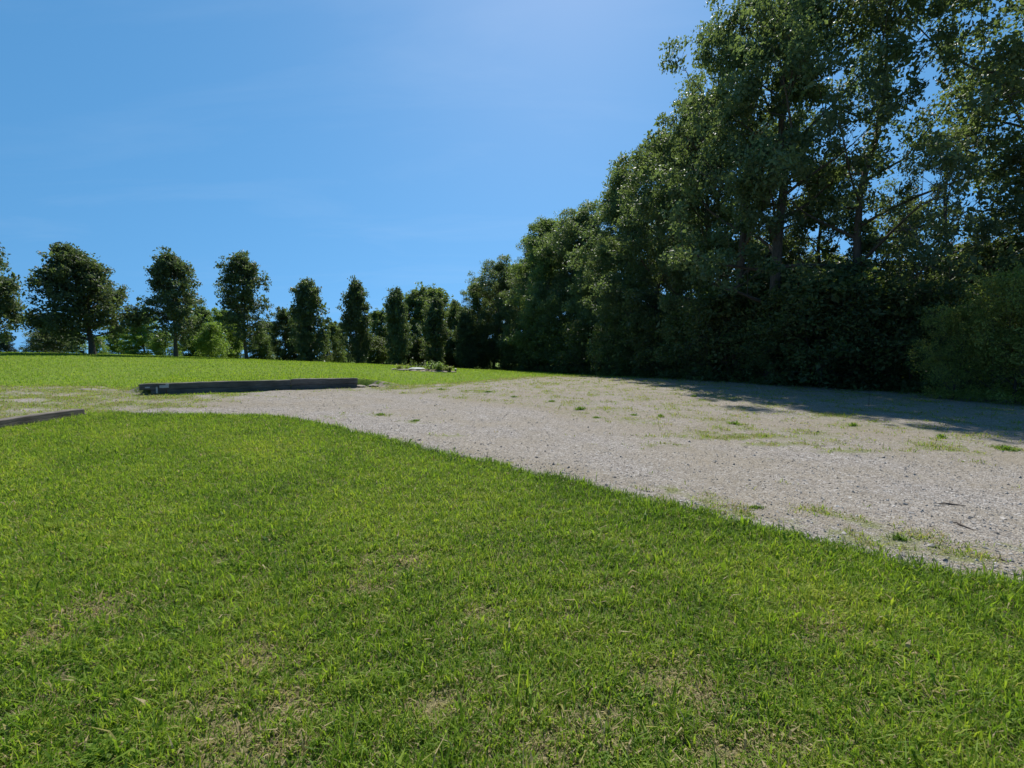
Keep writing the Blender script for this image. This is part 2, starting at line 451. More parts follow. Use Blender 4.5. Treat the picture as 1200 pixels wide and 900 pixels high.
# loose stones lying on the gravel, one countless mass
def stones(name, P, size, tint, m):
    n = len(P)
    base = np.array([(1, 0, 0), (-1, 0, 0), (0, 1, 0), (0, -1, 0), (0, 0, 1), (0, 0, -1)], float)
    fc = np.array([(0, 2, 4), (2, 1, 4), (1, 3, 4), (3, 0, 4), (2, 0, 5), (1, 2, 5), (3, 1, 5), (0, 3, 5)])
    v = base[None] * RNG.uniform(.6, 1.25, (n, 6, 1)) + RNG.normal(0, .22, (n, 6, 3))
    sc = size[:, None] * RNG.uniform(.6, 1.25, (n, 3)) * np.array([1, 1, .62])
    v = v * sc[:, None]
    a = RNG.uniform(0, 6.28, n); c, s = np.cos(a)[:, None], np.sin(a)[:, None]
    x = v[..., 0] * c - v[..., 1] * s; y = v[..., 0] * s + v[..., 1] * c
    v = np.stack([x, y, v[..., 2]], 2) + P[:, None]
    f = fc[None] + (np.arange(n) * 6)[:, None, None]
    return mesh_np(name, v.reshape(-1, 3), [f.reshape(-1, 3)], m, {'tint': np.repeat(tint, 6)})
k = 230000
cu = RNG.uniform(0, 1, k)
y_ = 2.6 + (16.0 - 2.6) * cu ** 1.5
x_ = RNG.uniform(-1, 1, k) * (1.14 * y_ + .4)
ok = (y_ > near_edge(x_) - .06) & (y_ < far_edge(x_)) & (x_ > -9.8)
edge = np.exp(-np.clip(y_ - near_edge(x_), 0, 9) / .45)
ok &= RNG.uniform(0, 1, k) < np.clip(.45 + .55 * edge - .55 * veg_field(x_, y_), .06, 1)
x_, y_, edge = x_[ok], y_[ok], edge[ok]
sz = RNG.lognormal(math.log(.0050), .5, len(x_)) * (1 + .75 * edge * RNG.uniform(0, 1, len(x_))) * (1 + y_ * .02)
P = np.stack([x_, y_, gz(x_, y_) + .012 + sz * .15], 1)
me = stones('gravel_stones', P, sz, RNG.beta(1.7, 1.9, len(x_)), M['pebble'])
tag(link('gravel_stones', me), 'loose pale grey stones scattered over the gravel drive', 'gravel', kind='stuff')

# ------------------------------------------------------------------ grass blades
def blades(name, x, y, z, L, W, tint, m, lean=.75):
    n = len(x)
    az = RNG.uniform(0, 6.28, n); la = np.abs(RNG.normal(lean, .32, n))
    d = np.stack([np.cos(az), np.sin(az)], 1)
    sa = az + 1.57 + RNG.normal(0, .5, n)
    sd = np.stack([np.cos(sa), np.sin(sa), np.zeros(n)], 1)
    b = np.stack([x, y, z], 1)
    m1 = .5 * L; l1 = la * .6; l2 = la * 1.35
    mid = b + np.stack([d[:, 0] * np.sin(l1) * m1, d[:, 1] * np.sin(l1) * m1, np.cos(l1) * m1], 1)
    tip = mid + np.stack([d[:, 0] * np.sin(l2) * m1, d[:, 1] * np.sin(l2) * m1, np.cos(l2) * m1], 1)
    w = W[:, None] * sd
    v = np.stack([b - w * .4, b + w * .4, mid + w * .5, mid - w * .5, tip], 1).reshape(-1, 3)
    o = (np.arange(n) * 5)[:, None]
    q = np.array([[0, 1, 2, 3]]) + o; t = np.array([[3, 2, 4]]) + o
    return mesh_np(name, v, [q, t], m, {'tint': np.repeat(np.clip(tint, 0, 1), 5)})

def patch_noise(x, y, s, k):
    return lumps(x, y, s, k) * 1.6

def sample_near(n, y0, y1, power):
    u = RNG.uniform(0, 1, n)
    yy = (y0 ** power + u * (y1 ** power - y0 ** power)) ** (1 / power)
    xx = RNG.uniform(-1, 1, n) * (1.15 * yy + 1.9)
    return xx, yy
parts = []
for (n, y0, y1, pw) in ((1300000, 1.0, 11.2, 1.0),):
    parts.append(sample_near(n, y0, y1, pw))
x_ = np.concatenate([p[0] for p in parts]); y_ = np.concatenate([p[1] for p in parts])
ne = near_edge(x_)
inside = (y_ < ne + RNG.normal(0, .035, len(x_)) + .05) & ~(x_ < -9.66)
bare = patch_noise(x_, y_, 1.3, 41) + .8 * patch_noise(x_, y_, .45, 42)
BARE_SPOTS = [(115, 715, .22), (270, 868, .17), (330, 880, .12), (790, 795, .2), (820, 820, .14), (340, 825, .14), (300, 770, .13), (560, 720, .12), (700, 850, .16),
              (640, 880, .14), (60, 745, .15), (845, 880, .16), (905, 870, .12), (480, 660, .14), (250, 830, .12), (515, 830, .12), (975, 740, .14), (430, 690, .12)]
spot = np.zeros(len(x_))
for (px, py, r) in BARE_SPOTS:
    cx, cy = at(px, py)
    spot = np.maximum(spot, np.exp(-(((x_ - cx) / (r * 1.1)) ** 2 + ((y_ - cy) / (r * .85)) ** 2)) * (.8 + .5 * lumps(x_, y_, .12, 46)))
keep = inside & (RNG.uniform(0, 1, len(x_)) < np.clip(1.05 - .25 * sstep(.25, 1.5, bare) - .5 * spot, .1, 1))
x_, y_, bare, spot, ne = x_[keep], y_[keep], bare[keep], spot[keep], ne[keep]
n = len(x_)
tuft = patch_noise(x_, y_, .22, 43)
lush = np.exp(-np.clip(ne - y_, 0, 9) / .5)
L = RNG.lognormal(math.log(.050), .36, n) * (1 + .46 * np.clip(tuft, -1, 1)) * (1 - .3 * spot) * (1 + .25 * lush)
L *= np.where(RNG.uniform(0, 1, n) < .035, 1.7, 1)
W = RNG.lognormal(math.log(.0037), .38, n) * (1 + .08 * y_)
W *= np.where(RNG.uniform(0, 1, n) < .08, 1.9, 1)
tint = .395 + RNG.normal(0, .17, n) + .15 * patch_noise(x_, y_, 2.4, 44) + .10 * tuft + .10 * patch_noise(x_, y_, .8, 45) - .16 * lush
clov = sstep(.5, 1.0, patch_noise(x_, y_, .55, 47) + .5 * patch_noise(x_, y_, 2.1, 48)) * (RNG.uniform(0, 1, n) < .75)
W *= 1 + 1.5 * clov; L *= 1 - .45 * clov; tint -= .10 * clov
dry = RNG.uniform(0, 1, n) < np.clip(.075 + .16 * sstep(.1, 1.5, bare) + .6 * spot ** 1.3 - .05 * lush, 0, .75)
tint = np.where(dry, RNG.uniform(.85, 1, n), np.clip(tint, 0, .8))
lawn = blades('lawn_grass', x_, y_, gz(x_, y_) - .004, L, W, tint, M['grass'], np.where(dry, 1.15, .78) + .35 * clov)
tag(link('lawn_grass', lawn), 'sunny green lawn grass with dry tan spots in the foreground', 'grass', kind='stuff')

# the rising field beyond the drive
n = 260000
u = RNG.uniform(0, 1, n)
y_ = 13 + (62 - 13) * u ** 1.35
x_ = RNG.uniform(-1.28, .34, n) * y_
ok = (y_ > far_edge(x_) - .05 + RNG.normal(0, .06, n)) & ~((x_ > 11) & (y_ > 10))
q = np.stack([x_, y_], 1) - WALL_A
ok &= ~((q @ WALL_N < .26) & (q @ WALL_N > -.5) & (q @ WALL_D > -.1) & (q @ WALL_D < WALL_L + .1))
x_, y_ = x_[ok], y_[ok]; n = len(x_)
L = RNG.lognormal(math.log(.06), .3, n) * (1 + .006 * y_); W = RNG.lognormal(math.log(.008), .3, n) * (1 + .04 * y_)
tint = .46 + RNG.normal(0, .11, n) + .10 * patch_noise(x_, y_, 5, 51)
tint = np.where(RNG.uniform(0, 1, n) < .03, .88, np.clip(tint, 0, .78))
me = blades('field_grass', x_, y_, gz(x_, y_) - .004, L, W, tint, M['grass'], .6)
tag(link('field_grass', me), 'short bright green grass on the rising field behind the timbers', 'grass', kind='stuff')

# thin grass coming up through the gravel
GXs, GYs = np.arange(-30, 24, .07), np.arange(2, 33, .07)
gxx, gyy = np.meshgrid(GXs, GYs)
VGRID = veg_field(gxx, gyy) + .42 * patch_noise(gxx, gyy, .38, 61) + .34 * patch_noise(gxx, gyy, 1.1, 62)
n = 2600000
u = RNG.uniform(0, 1, n)
y_ = 2.7 + (30 - 2.7) * u ** 1.25
x_ = RNG.uniform(-1, 1, n) * (1.15 * y_ + 2)
ok = (y_ > near_edge(x_)) & (y_ < far_edge(x_) + .3) & (x_ > -24) & (x_ < 20)
x_, y_ = x_[ok], y_[ok]
vg = VGRID[((y_ - 2) / .07).astype(int), ((x_ + 30) / .07).astype(int)]
ok = RNG.uniform(0, 1, len(x_)) < np.clip((vg - .44) * .8, 0.0, .7)
x_, y_, vg = x_[ok], y_[ok], vg[ok]; n = len(x_)
print('sparse blades', n)
L = RNG.lognormal(math.log(.036), .4, n) * (1 + .02 * y_); W = RNG.lognormal(math.log(.0042), .3, n) * (1 + .09 * y_)
tint = np.where(RNG.uniform(0, 1, n) < .42, RNG.uniform(.84, 1, n), np.clip(RNG.normal(.5, .22, n), 0, .84))
me = blades('sparse_grass', x_, y_, gz(x_, y_) + .008, L, W, tint, M['grass'], .85)
tag(link('sparse_grass', me), 'thin yellowish grass growing up through the gravel drive', 'grass', kind='stuff')

# ------------------------------------------------------------------ trees
def unit(v):
    return v / (np.linalg.norm(v) + 1e-9)

class TreeKind:
    """meshes of one kind of tree: trunk with limbs, crown of separate leaves"""
    def __init__(s, name, seed, H, r0, clear, prof, limbs, leaf, leafmat, count, clump=.42, up0=.25, up1=1.1, subs=6, twigs=4,
                 lean=0.0, twig_tubes=True, gap=0.0, droop=0.0, skirt=0, lwid=.62, jit=(.72, 1.08), start=.3):
        R = np.random.default_rng(seed)
        T = Tubes()
        k = 9
        hs = np.linspace(0, 1, k)
        wob = np.cumsum(R.normal(0, .018 * H, (k, 2)), axis=0) * hs[:, None] ** .5
        tr = np.stack([wob[:, 0] + lean * H * hs ** 2, wob[:, 1], hs * H * .93], 1)
        tr[0, 2] = -.25
        rad = r0 * (1 - hs * .93) ** .85; rad[0] *= 1.35
        T.add(tr, rad, 9)
        Cs, Cw = [], []
        az = R.uniform(0, 6.28)
        for i in range(limbs):
            f = (i + R.uniform(.1, .9)) / limbs
            zf = clear + (1 - clear) * f ** .92 * .93
            base = np.array([np.interp(zf, hs, tr[:, c]) for c in range(3)]); base[2] = zf * H * .93
            az += 2.4 + R.normal(0, .35)
            # the limb ends on the crown's outline a little above its start
            el = up0 + (up1 - up0) * f ** 1.3 + R.normal(0, .12)
            tgt_z = min(.985, zf + .10 + .12 * (1 - f))
            reach = prof((tgt_z - clear) / (1 - clear)) * R.uniform(*jit)
            if R.uniform() < gap: reach *= .45
            Ln = max(.5, reach / max(.35, math.cos(el)))
            d0 = np.array([math.cos(az) * math.cos(el), math.sin(az) * math.cos(el), math.sin(el)])
            m = 6; pts = [base]; dd = d0.copy()
            for q in range(m - 1):
                dd = unit(dd + R.normal(0, .13, 3) + np.array([0, 0, .07 - droop]))
                nxt = pts[-1] + dd * Ln / (m - 1)
                nxt[2] = min(max(nxt[2], .25), H)
                pts.append(nxt)
            pts = np.array(pts)
            rb = r0 * .42 * (1 - zf * .75) * (.45 + .55 * min(1, Ln / (.25 * H)))
            T.add(pts, rb * (1 - np.linspace(0, 1, m) * .88), 6)
            nsub = max(2, int(round(subs * (.5 + Ln / (.28 * H)))))
            for b in range(nsub):
                g = start + (1 - start) * (b + R.uniform(.2, 1)) / nsub
                g = min(g, 1)
                p = np.array([np.interp(g, np.linspace(0, 1, m), pts[:, c]) for c in range(3)])
                side = unit(dd + R.normal(0, .9, 3) + np.array([0, 0, .12]))
                sl = Ln * (.42 - .2 * g) * R.uniform(.7, 1.25) + .25
                mid = p + side * sl * .5 + np.array([0, 0, .04 * sl]); end = p + unit(side + np.array([0, 0, .15 - droop])) * sl
                end[2] = min(max(end[2], .2), H)
                T.add([p, mid, end], [rb * .3 * (1.15 - g * .6), rb * .2 * (1.1 - g * .6), rb * .06], 4)
                for w in range(twigs):
                    tdir = unit(R.normal(0, 1, 3) + side * .7)
                    tl = clump * R.uniform(.5, 1.5)
                    e = mid + (end - mid) * R.uniform(0, 1.05) + tdir * tl
                    e[2] = max(e[2], .15)
                    if twig_tubes:
                        T.add([mid + (end - mid) * .4, e], [rb * .08 + .004, .004], 3)
                    Cs.append(e); Cw.append(R.uniform(.5, 1.5))
        for i in range(skirt):                                     # low shoots round the foot
            a = R.uniform(0, 6.28); rr = prof(.15) * R.uniform(.1, .9)
            Cs.append(np.array([rr * math.cos(a), rr * math.sin(a), R.uniform(.015, clear + .12) * H])); Cw.append(1.)
        Cs = np.array(Cs); Cw = np.array(Cw); Cw /= Cw.sum()
        idx = R.choice(len(Cs), count, p=Cw)
        tc = R.uniform(0, 1, len(Cs))
        off = R.normal(0, 1, (count, 3)); off /= np.linalg.norm(off, axis=1)[:, None]
        off *= (R.uniform(0, 1, (count, 1)) ** .45) * np.array([1, 1, .66]) * clump * (.7 + .6 * tc[idx][:, None])
        P = Cs[idx] + off
        P[:, 2] = np.maximum(P[:, 2], .06)
        nrm = R.normal(0, 1, (count, 3)) + np.array([0, 0, .75])
        nrm /= np.linalg.norm(nrm, axis=1)[:, None]
        t = np.cross(nrm, R.normal(0, 1, (count, 3))); t /= np.linalg.norm(t, axis=1)[:, None] + 1e-9
        b = np.cross(nrm, t)
        sz = leaf * R.lognormal(0, .36, count)[:, None]
        fold = nrm * sz * .12
        V = np.stack([P - t * sz * .5, P + b * sz * lwid * .5 - fold + t * sz * .05, P + t * sz * .55, P - b * sz * lwid * .5 - fold + t * sz * .05], 1)
        tint = np.clip(.68 * tc[idx] + .32 * R.uniform(0, 1, count), 0, 1)
        Fq = np.arange(count * 4).reshape(-1, 4)
        Ft = np.concatenate([Fq[:, [0, 1, 2]], Fq[:, [0, 2, 3]]])
        s.crown = mesh_np(name + '_crown', V.reshape(-1, 3), [Ft], M[leafmat], {'tint': np.repeat(tint, 4)})
        tv, tf = T.data()
        s.trunk = mesh_np(name + '_trunk', tv, [tf], M['bark'], smooth=True)
        s.H = H
        s.name = name

def place(kind, name, x, y, H, label, cat='tree', group=None, rz=None, wide=1.0, leaf=None, sink=0.0):
    o = empty(name, (x, y, hh(x, y) - sink), (x * 1.7 + y * 2.3) % 6.283 if rz is None else rz)
    sc = H / kind.H
    o.scale = (sc * wide, sc * wide, sc)
    tag(o, label, cat, group)
    link('trunk', kind.trunk, o)
    c = link('crown', kind.crown, o)
    if leaf:
        c.material_slots[0].link = 'OBJECT'
        c.material_slots[0].material = M[leaf]
    return o

def dome(w, lo=.55, peak=.42, top=1.0, pw=.72):
    """crown outline: radius as a share of the height of the crown"""
    def f(t):
        t = min(max(t, 0), 1)
        if t < peak:
            return w * (lo + (1 - lo) * math.sin(t / peak * math.pi / 2))
        return w * max(.04, math.cos((t - peak) / (1 - peak) * math.pi / 2) ** pw) * top
    return f

K = {}
K['maple_a'] = TreeKind('maple', 101, 17, .27, .10, dome(4.6, .75, .4), 44, .15, 'maple', 64000, .66, .05, 1.15, 4, 3, skirt=14)
K['maple_b'] = TreeKind('maple', 102, 17, .24, .08, dome(4.2, .8, .38), 42, .15, 'maple', 60000, .66, .1, 1.15, 4, 3, skirt=20)
K['maple_c'] = TreeKind('maple', 103, 16, .22, .14, dome(4.9, .6, .45), 38, .15, 'maple', 52000, .64, .0, 1.1, 4, 3, gap=.15)
K['open_a'] = TreeKind('open_maple', 104, 17, .28, .22, dome(5.6, .65, .5), 26, .135, 'maple', 32000, .55, .1, 1.0, 4, 3, gap=.12, start=.4)
K['open_b'] = TreeKind('open_maple', 105, 16, .24, .11, dome(5.2, .7, .5), 25, .135, 'maple', 26000, .55, .0, 1.0, 4, 3, gap=.15, start=.4)
K['tall_open'] = TreeKind('tall_maple', 116, 18.5, .30, .16, dome(4.9, .75, .4), 34, .145, 'maple', 44000, .60, .1, 1.1, 4, 3, gap=.12, start=.4)
K['vase'] = TreeKind('vase_maple', 115, 17.5, .28, .2, lambda t: 1.7 + 3.6 * float(sstep(.5, .68, t)) - 2.6 * float(sstep(.85, 1.0, t)), 30, .135, 'maple', 52000, .62, .15, 1.0, 5, 3, gap=.08, start=.3)
K['wood_a'] = TreeKind('wood_tree', 106, 12, .2, .04, dome(3.6, .85, .4), 40, .24, 'wood', 26000, .62, .05, 1.15, 5, 3, twig_tubes=False, skirt=50, jit=(.85, 1.08))
K['wood_b'] = TreeKind('wood_tree', 107, 12, .2, .03, dome(3.1, .95, .35), 40, .24, 'wood', 25000, .60, .1, 1.2, 5, 3, twig_tubes=False, skirt=50, jit=(.85, 1.08))
K['broad'] = TreeKind('broad_pear', 108, 8.8, .22, .14, dome(3.6, 1.0, .16, 1, .95), 48, .17, 'rowleaf', 38000, .44, .0, 1.2, 6, 4, twig_tubes=False, jit=(.84, 1.05), start=.25)
K['oval'] = TreeKind('oval_pear', 109, 8.8, .16, .11, dome(2.1, .85, .35, 1, .85), 40, .16, 'rowleaf', 21000, .40, .4, 1.25, 5, 4, twig_tubes=False, jit=(.86, 1.06), gap=.04)
K['oval_b'] = TreeKind('oval_pear', 119, 8.8, .16, .11, dome(2.0, .95, .5, 1, .7), 40, .16, 'rowleaf', 21000, .40, .4, 1.25, 5, 4, twig_tubes=False, jit=(.86, 1.06), gap=.04)
K['column'] = TreeKind('column_pear', 110, 8.0, .14, .03, dome(1.5, .9, .36, 1, .95), 50, .17, 'rowleaf', 22000, .36, .6, 1.3, 5, 4, twig_tubes=False, skirt=60, jit=(.88, 1.06), start=.15)
K['column_b'] = TreeKind('column_pear', 120, 8.0, .14, .03, dome(1.55, .75, .45, 1, 1.05), 50, .17, 'rowleaf', 22000, .36, .6, 1.3, 5, 4, twig_tubes=False, skirt=60, jit=(.88, 1.06), start=.15)
K['shrub'] = TreeKind('shrub', 111, 4, .05, .04, dome(2.0, .95, .3), 26, .13, 'bright', 14000, .36, .25, 1.2, 6, 4, twig_tubes=False, skirt=80)
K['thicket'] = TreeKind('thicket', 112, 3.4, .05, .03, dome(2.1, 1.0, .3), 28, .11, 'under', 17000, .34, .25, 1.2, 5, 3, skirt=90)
K['willow'] = TreeKind('willow_bush', 113, 4.6, .06, .03, dome(2.0, .9, .35), 34, .085, 'olive', 34000, .30, .5, 1.25, 6, 4, skirt=120, lwid=.42)
K['conifer'] = TreeKind('conifer', 114, 5, .1, .04, lambda t: 1.9 * (1 - .85 * t), 44, .14, 'conifer', 16000, .28, -.05, .5, 6, 3, twig_tubes=False, skirt=20, lwid=.3)

def row(kind, px, py, y, H, label, wide=1.0, name='pear_tree', rz=None, group='row of trees along the field'):
    x = atz(px, y)
    return place(K[kind], name, x, y, H, label, 'tree', group, rz, wide)
row('broad', -34, 413, 35.5, 9.6, 'broad dark tree cut off by the left edge of the view', .86, rz=1.0)
row('broad', 111, 415, 38, 8.9, 'broad round-crowned dark tree with a bare trunk and clear sky around it', .97, rz=2.6)
row('oval', 208, 418, 41, 9.4, 'airy oval tree with a slim bare trunk beside the round broad-crowned one', .92)
row('oval_b', 291, 421, 43.7, 9.8, 'oval tree with a dark bare trunk standing in front of the field shrubs', .82)
row('column', 366, 424, 47, 8.6, 'narrow dense tree leafy to the ground, nearest to the bare-trunked oval trees', .86)
row('column_b', 420, 426, 49, 9.0, 'narrow dark tree, second of the five leafy columns', .74)
row('column', 468, 428, 51.5, 8.9, 'narrow dark tree, middle one of the five leafy columns', .72)
row('column_b', 510, 432, 55, 8.7, 'narrow dark column tree rising behind the weedy flower bed', .8)
row('column', 547, 436, 58, 8.1, 'shortest narrow dark tree, where the row meets the tall grove', .74)

def back(kind, px, y, H, label, wide=1.0, leaf=None, name='woodland_tree', cat='tree', group='trees behind the row'):
    return place(K[kind], name, atz(px, y), y, H, label, cat, group, None, wide, leaf, .15)
# light and dark growth seen under and between the row
back('conifer', 12, 60, 4.0, 'small dark evergreen low under the tree at the left edge', 1.0, None, 'evergreen_tree', group='evergreens beyond the field')
back('conifer', 56, 52, 4.4, 'dark evergreen mound left of the broad tree trunk', 1.25, None, 'evergreen_tree', group='evergreens beyond the field')
back('shrub', 88, 50, 2.6, 'small bright green shrub just left of the broad tree trunk', 1.0, None, 'shrub', 'shrub', 'shrubs beyond the field')
back('shrub', 120, 50, 2.0, 'low yellow-green shrub right of the broad tree trunk', .8, None, 'shrub', 'shrub', 'shrubs beyond the field')
back('wood_b', 172, 55, 5.9, 'rounded bright green tree between the broad tree and the airy oval tree', 1.2, 'bright')
back('shrub', 196, 50, 2.6, 'bright shrub at the foot of the airy oval tree', 1.1, None, 'shrub', 'shrub', 'shrubs beyond the field')
back('wood_a', 240, 60, 7.2, 'green tree seen in the gap between the two oval trees', .8)
back('shrub', 250, 49, 3.4, 'yellow-green bush left of the second oval tree trunk', 1.0, None, 'shrub', 'shrub', 'shrubs beyond the field')
back('wood_b', 276, 62, 6.0, 'dim green tree directly behind the second oval tree', .8)
back('wood_a', 335, 56, 6.6, 'dark bushy tree filling the gap before the first leafy column', .8, 'rowleaf')
back('wood_b', 318, 64, 6.0, 'grey-green tree right of the second oval tree', .9)
back('wood_a', 393, 60, 5.6, 'mid green tree between the first and second leafy columns', .8)
back('wood_b', 444, 62, 7.8, 'light green tree between the second and third leafy columns', .9)
back('wood_a', 404, 70, 6.6, 'low tree showing just left of the second leafy column', .8, 'rowleaf')
back('wood_a', 490, 66, 11.4, 'tall pale green tree between the third and fourth leafy columns', .85)
back('wood_b', 512, 72, 13.0, 'tall rounded tree rising above the fourth leafy column', .95)
back('wood_a', 533, 64, 9.5, 'pale tree between the fourth column and the shortest one', .75)

back('wood_b', 352, 58, 6.4, 'dark tree directly behind the first leafy column', 1.0, 'rowleaf')
back('wood_a', 462, 64, 6.2, 'dim tree low behind the third leafy column', 1.0, 'rowleaf')
back('wood_b', 428, 66, 5.2, 'low dim tree right behind the second leafy column', 1.1, 'rowleaf')
back('wood_a', 548, 68, 9.0, 'dim tree closing the gap before the grove', 1.0)
back('shrub', 372, 56, 3.0, 'dark shrub at the foot of the first leafy column', 1.2, 'under', 'shrub', 'shrub', 'shrubs beyond the field')
back('shrub', 440, 58, 3.2, 'dark shrub in the gap between the second and third leafy columns', 1.3, 'under', 'shrub', 'shrub', 'shrubs beyond the field')
back('shrub', 490, 62, 3.6, 'dark shrub in the gap between the third and fourth leafy columns', 1.3, 'under', 'shrub', 'shrub', 'shrubs beyond the field')
back('shrub', 530, 62, 3.8, 'dark shrub behind the right end of the flower bed', 1.3, 'under', 'shrub', 'shrub', 'shrubs beyond the field')
back('wood_a', 142, 58, 4.6, 'small pale tree left of the rounded bright green tree', 1.2, 'bright')
back('wood_b', 228, 54, 5.2, 'bright green tree right of the airy oval tree trunk', 1.1, 'bright')
back('wood_a', 262, 57, 6.4, 'pale bushy tree left of the second oval tree', 1.0, 'bright')
back('wood_b', 308, 60, 4.4, 'low bushy tree right of the second oval tree trunk', 1.3)
back('shrub', 66, 46, 2.7, 'dark rounded bush under the left side of the broad tree', 1.3, 'rowleaf', 'shrub', 'shrub', 'shrubs beyond the field')
G = 'tall trees of the grove'
def grove(kind, px, y, H, label, wide=1.0, leaf=None, rz=None, name='maple_tree'):
    return place(K[kind], name, atz(px, y), y, H, label, 'tree', G, rz, wide, leaf, .1)
grove('maple_b', 566, 64, 12.8, 'grove tree at the far end of the grove, behind the shortest row tree', .95, 'wood')
grove('maple_c', 592, 60, 15.0, 'second grove tree from the far end, paler at its top', .95)
grove('maple_a', 624, 55, 16.0, 'grove tree above the far end of the grass strip', .9)
grove('maple_c', 674, 46, 16.3, 'grove tree filling the skyline between the light-tipped and the rounded ones', .9)
grove('maple_a', 640, 60, 16.2, 'inner grove tree behind the light-tipped one', 1.0, 'wood')
grove('maple_b', 652, 49, 17.2, 'light-tipped grove tree where the grass strip meets the gravel', .95, 'wood')
grove('maple_c', 690, 43, 15.9, 'rounded grove tree behind the far corner of the gravel', .95)
grove('maple_a', 727, 37, 16.5, 'grove tree with its crown at the first big step in the skyline', .9)
grove('maple_b', 770, 32, 16.6, 'dense grove tree above the start of the shade on the gravel', .95)
grove('maple_c', 815, 27.5, 16.6, 'grove tree forming the shoulder of the skyline below the tallest', .85)
grove('open_a', 864, 22.5, 19.6, 'slim-trunked grove tree with sky gaps beside its trunk', .72, None, 1.0)
grove('tall_open', 903, 20.5, 18.8, 'tallest grove tree with a thick dark trunk and limbs against the sky', .9, None, 2.0)
grove('open_b', 1003, 19, 17.8, 'leaning-limbed grove tree with open sky showing through its middle', .74, None, .4)
grove('open_b', 1100, 18, 10.4, 'lower open grove tree beneath the bright sky gap', .7, None, 3.4)
grove('vase', 1215, 15.8, 18.0, 'grove tree arching in from the right edge with bare limbs', .95, None, 2.7)
grove('maple_b', 578, 70, 14.5, 'inner grove tree behind the far end of the grove', 1.1, 'wood')
grove('maple_a', 610, 66, 15.0, 'inner grove tree behind the end of the grass strip', 1.1, 'wood')
grove('maple_b', 705, 58, 17.0, 'inner grove tree half hidden behind the rounded one', 1.0)
grove('maple_a', 790, 42, 17.0, 'inner grove tree deep behind the shoulder of the skyline', 1.0)

grove('open_a', 958, 23, 11.5, 'shorter leafy grove tree between the thick trunk and the leaning-limbed tree', .8)
U = 'undergrowth along the foot of the grove'
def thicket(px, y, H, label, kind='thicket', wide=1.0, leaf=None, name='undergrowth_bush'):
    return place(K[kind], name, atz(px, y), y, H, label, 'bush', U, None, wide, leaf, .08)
thicket(612, 55, 3.6, 'dark bush at the far end of the grass strip', wide=1.3)
thicket(640, 48, 4.2, 'dark bush in shade behind the grass strip', wide=1.2)
thicket(668, 42, 4.2, 'dark bush at the far corner of the gravel', wide=1.2)
thicket(697, 36.5, 3.9, 'dark bush where the shade on the gravel begins', wide=1.1)
thicket(735, 31.5, 3.8, 'deep-shaded bush under the first big skyline step', wide=1.1)
thicket(775, 28, 3.3, 'deep-shaded bush below the small bright gap in the leaves', wide=1.05)
thicket(815, 25, 3.2, 'low dark bush in front of the shoulder tree', wide=1.1)
thicket(855, 22.4, 3.9, 'dark bush at the foot of the slim trunk', wide=1.0)
thicket(905, 20, 2.5, 'dark bush hiding the foot of the thick trunk', wide=1.0)
thicket(955, 19, 3.9, 'blackish bush right of the thick trunk above the shade', wide=1.05)
thicket(1015, 17.6, 2.7, 'blackish bush under the leaning-limbed tree', wide=1.0)
thicket(1070, 16.6, 3.4, 'shaded bush left of the olive bushes', wide=1.0)
thicket(1160, 18.5, 5.0, 'dark bush rising behind the olive bushes', wide=1.0)
thicket(1118, 13.9, 2.6, 'shorter olive-green leafy bush beside the deep shade', 'willow', .9, None, 'olive_bush')
thicket(1192, 12.8, 3.4, 'tall olive-green leafy bush at the right edge above the gravel', 'willow', .85, None, 'olive_bush')
thicket(1240, 12.0, 2.4, 'low olive bush cut off by the right edge of the view', 'willow', 1.0, None, 'olive_bush')
thicket(960, 27, 6.2, 'tall dark bush deep behind the thick trunk', wide=1.3)
thicket(1035, 25, 4.2, 'tall dark bush deep behind the leaning-limbed tree', wide=1.3)
thicket(1105, 23.5, 4.2, 'tall dark bush deep below the bright sky gap', wide=1.3)
thicket(1180, 23, 4.2, 'tall dark bush deep behind the tall olive bush', wide=1.3)
thicket(880, 31, 4.0, 'tall dark bush deep behind the slim trunk', wide=1.3)
thicket(760, 40, 4.6, 'tall dark bush deep inside the middle of the grove', wide=1.3)

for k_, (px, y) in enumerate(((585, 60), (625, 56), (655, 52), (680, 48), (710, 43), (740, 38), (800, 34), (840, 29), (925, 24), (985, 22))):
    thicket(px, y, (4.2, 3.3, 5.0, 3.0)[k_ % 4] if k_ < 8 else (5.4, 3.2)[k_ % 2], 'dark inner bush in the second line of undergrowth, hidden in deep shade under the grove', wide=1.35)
# ------------------------------------------------------------------ timbers
def tie_mesh(L, w, h, m, seed, seg=22, sag=.008):
    """a weathered squared beam, x along its length, origin at its bottom centre"""
    R = np.random.default_rng(seed)
    prof = [(-.5, .04), (-.5, .93), (-.45, 1.0), (.44, 1.0), (.5, .92), (.5, .05), (.45, 0), (-.46, 0)]
    n = len(prof)
    xs = np.linspace(-L / 2, L / 2, seg)
    V = []
    ph = R.uniform(0, 6.28, 4)
    for i, x in enumerate(xs):
        e = 1.0 if 0 < i < seg - 1 else .965
        for (a, b) in prof:
            wob = 1 + .02 * math.sin(x * 3.1 + ph[0]) + R.normal(0, .012)
            top = h * b * (e if b > .5 else 1) + (sag * math.sin(x * 2.2 + ph[1]) + R.normal(0, .003)) * (b > .5)
            V.append((x + (R.normal(0, .012) if i in (0, seg - 1) else 0), a * w * wob * e, top))
    F_ = []
    for i in range(seg - 1):
        for j in range(n):
            a, b = i * n + j, i * n + (j + 1) % n
            F_.append((a, b, b + n, a + n))
    caps = np.array([list(range(n))[::-1], [(seg - 1) * n + j for j in range(n)]])
    return mesh_np('beam', np.array(V), [np.array(F_), caps], m)
WANG = math.atan2(WALL_D[1], WALL_D[0])
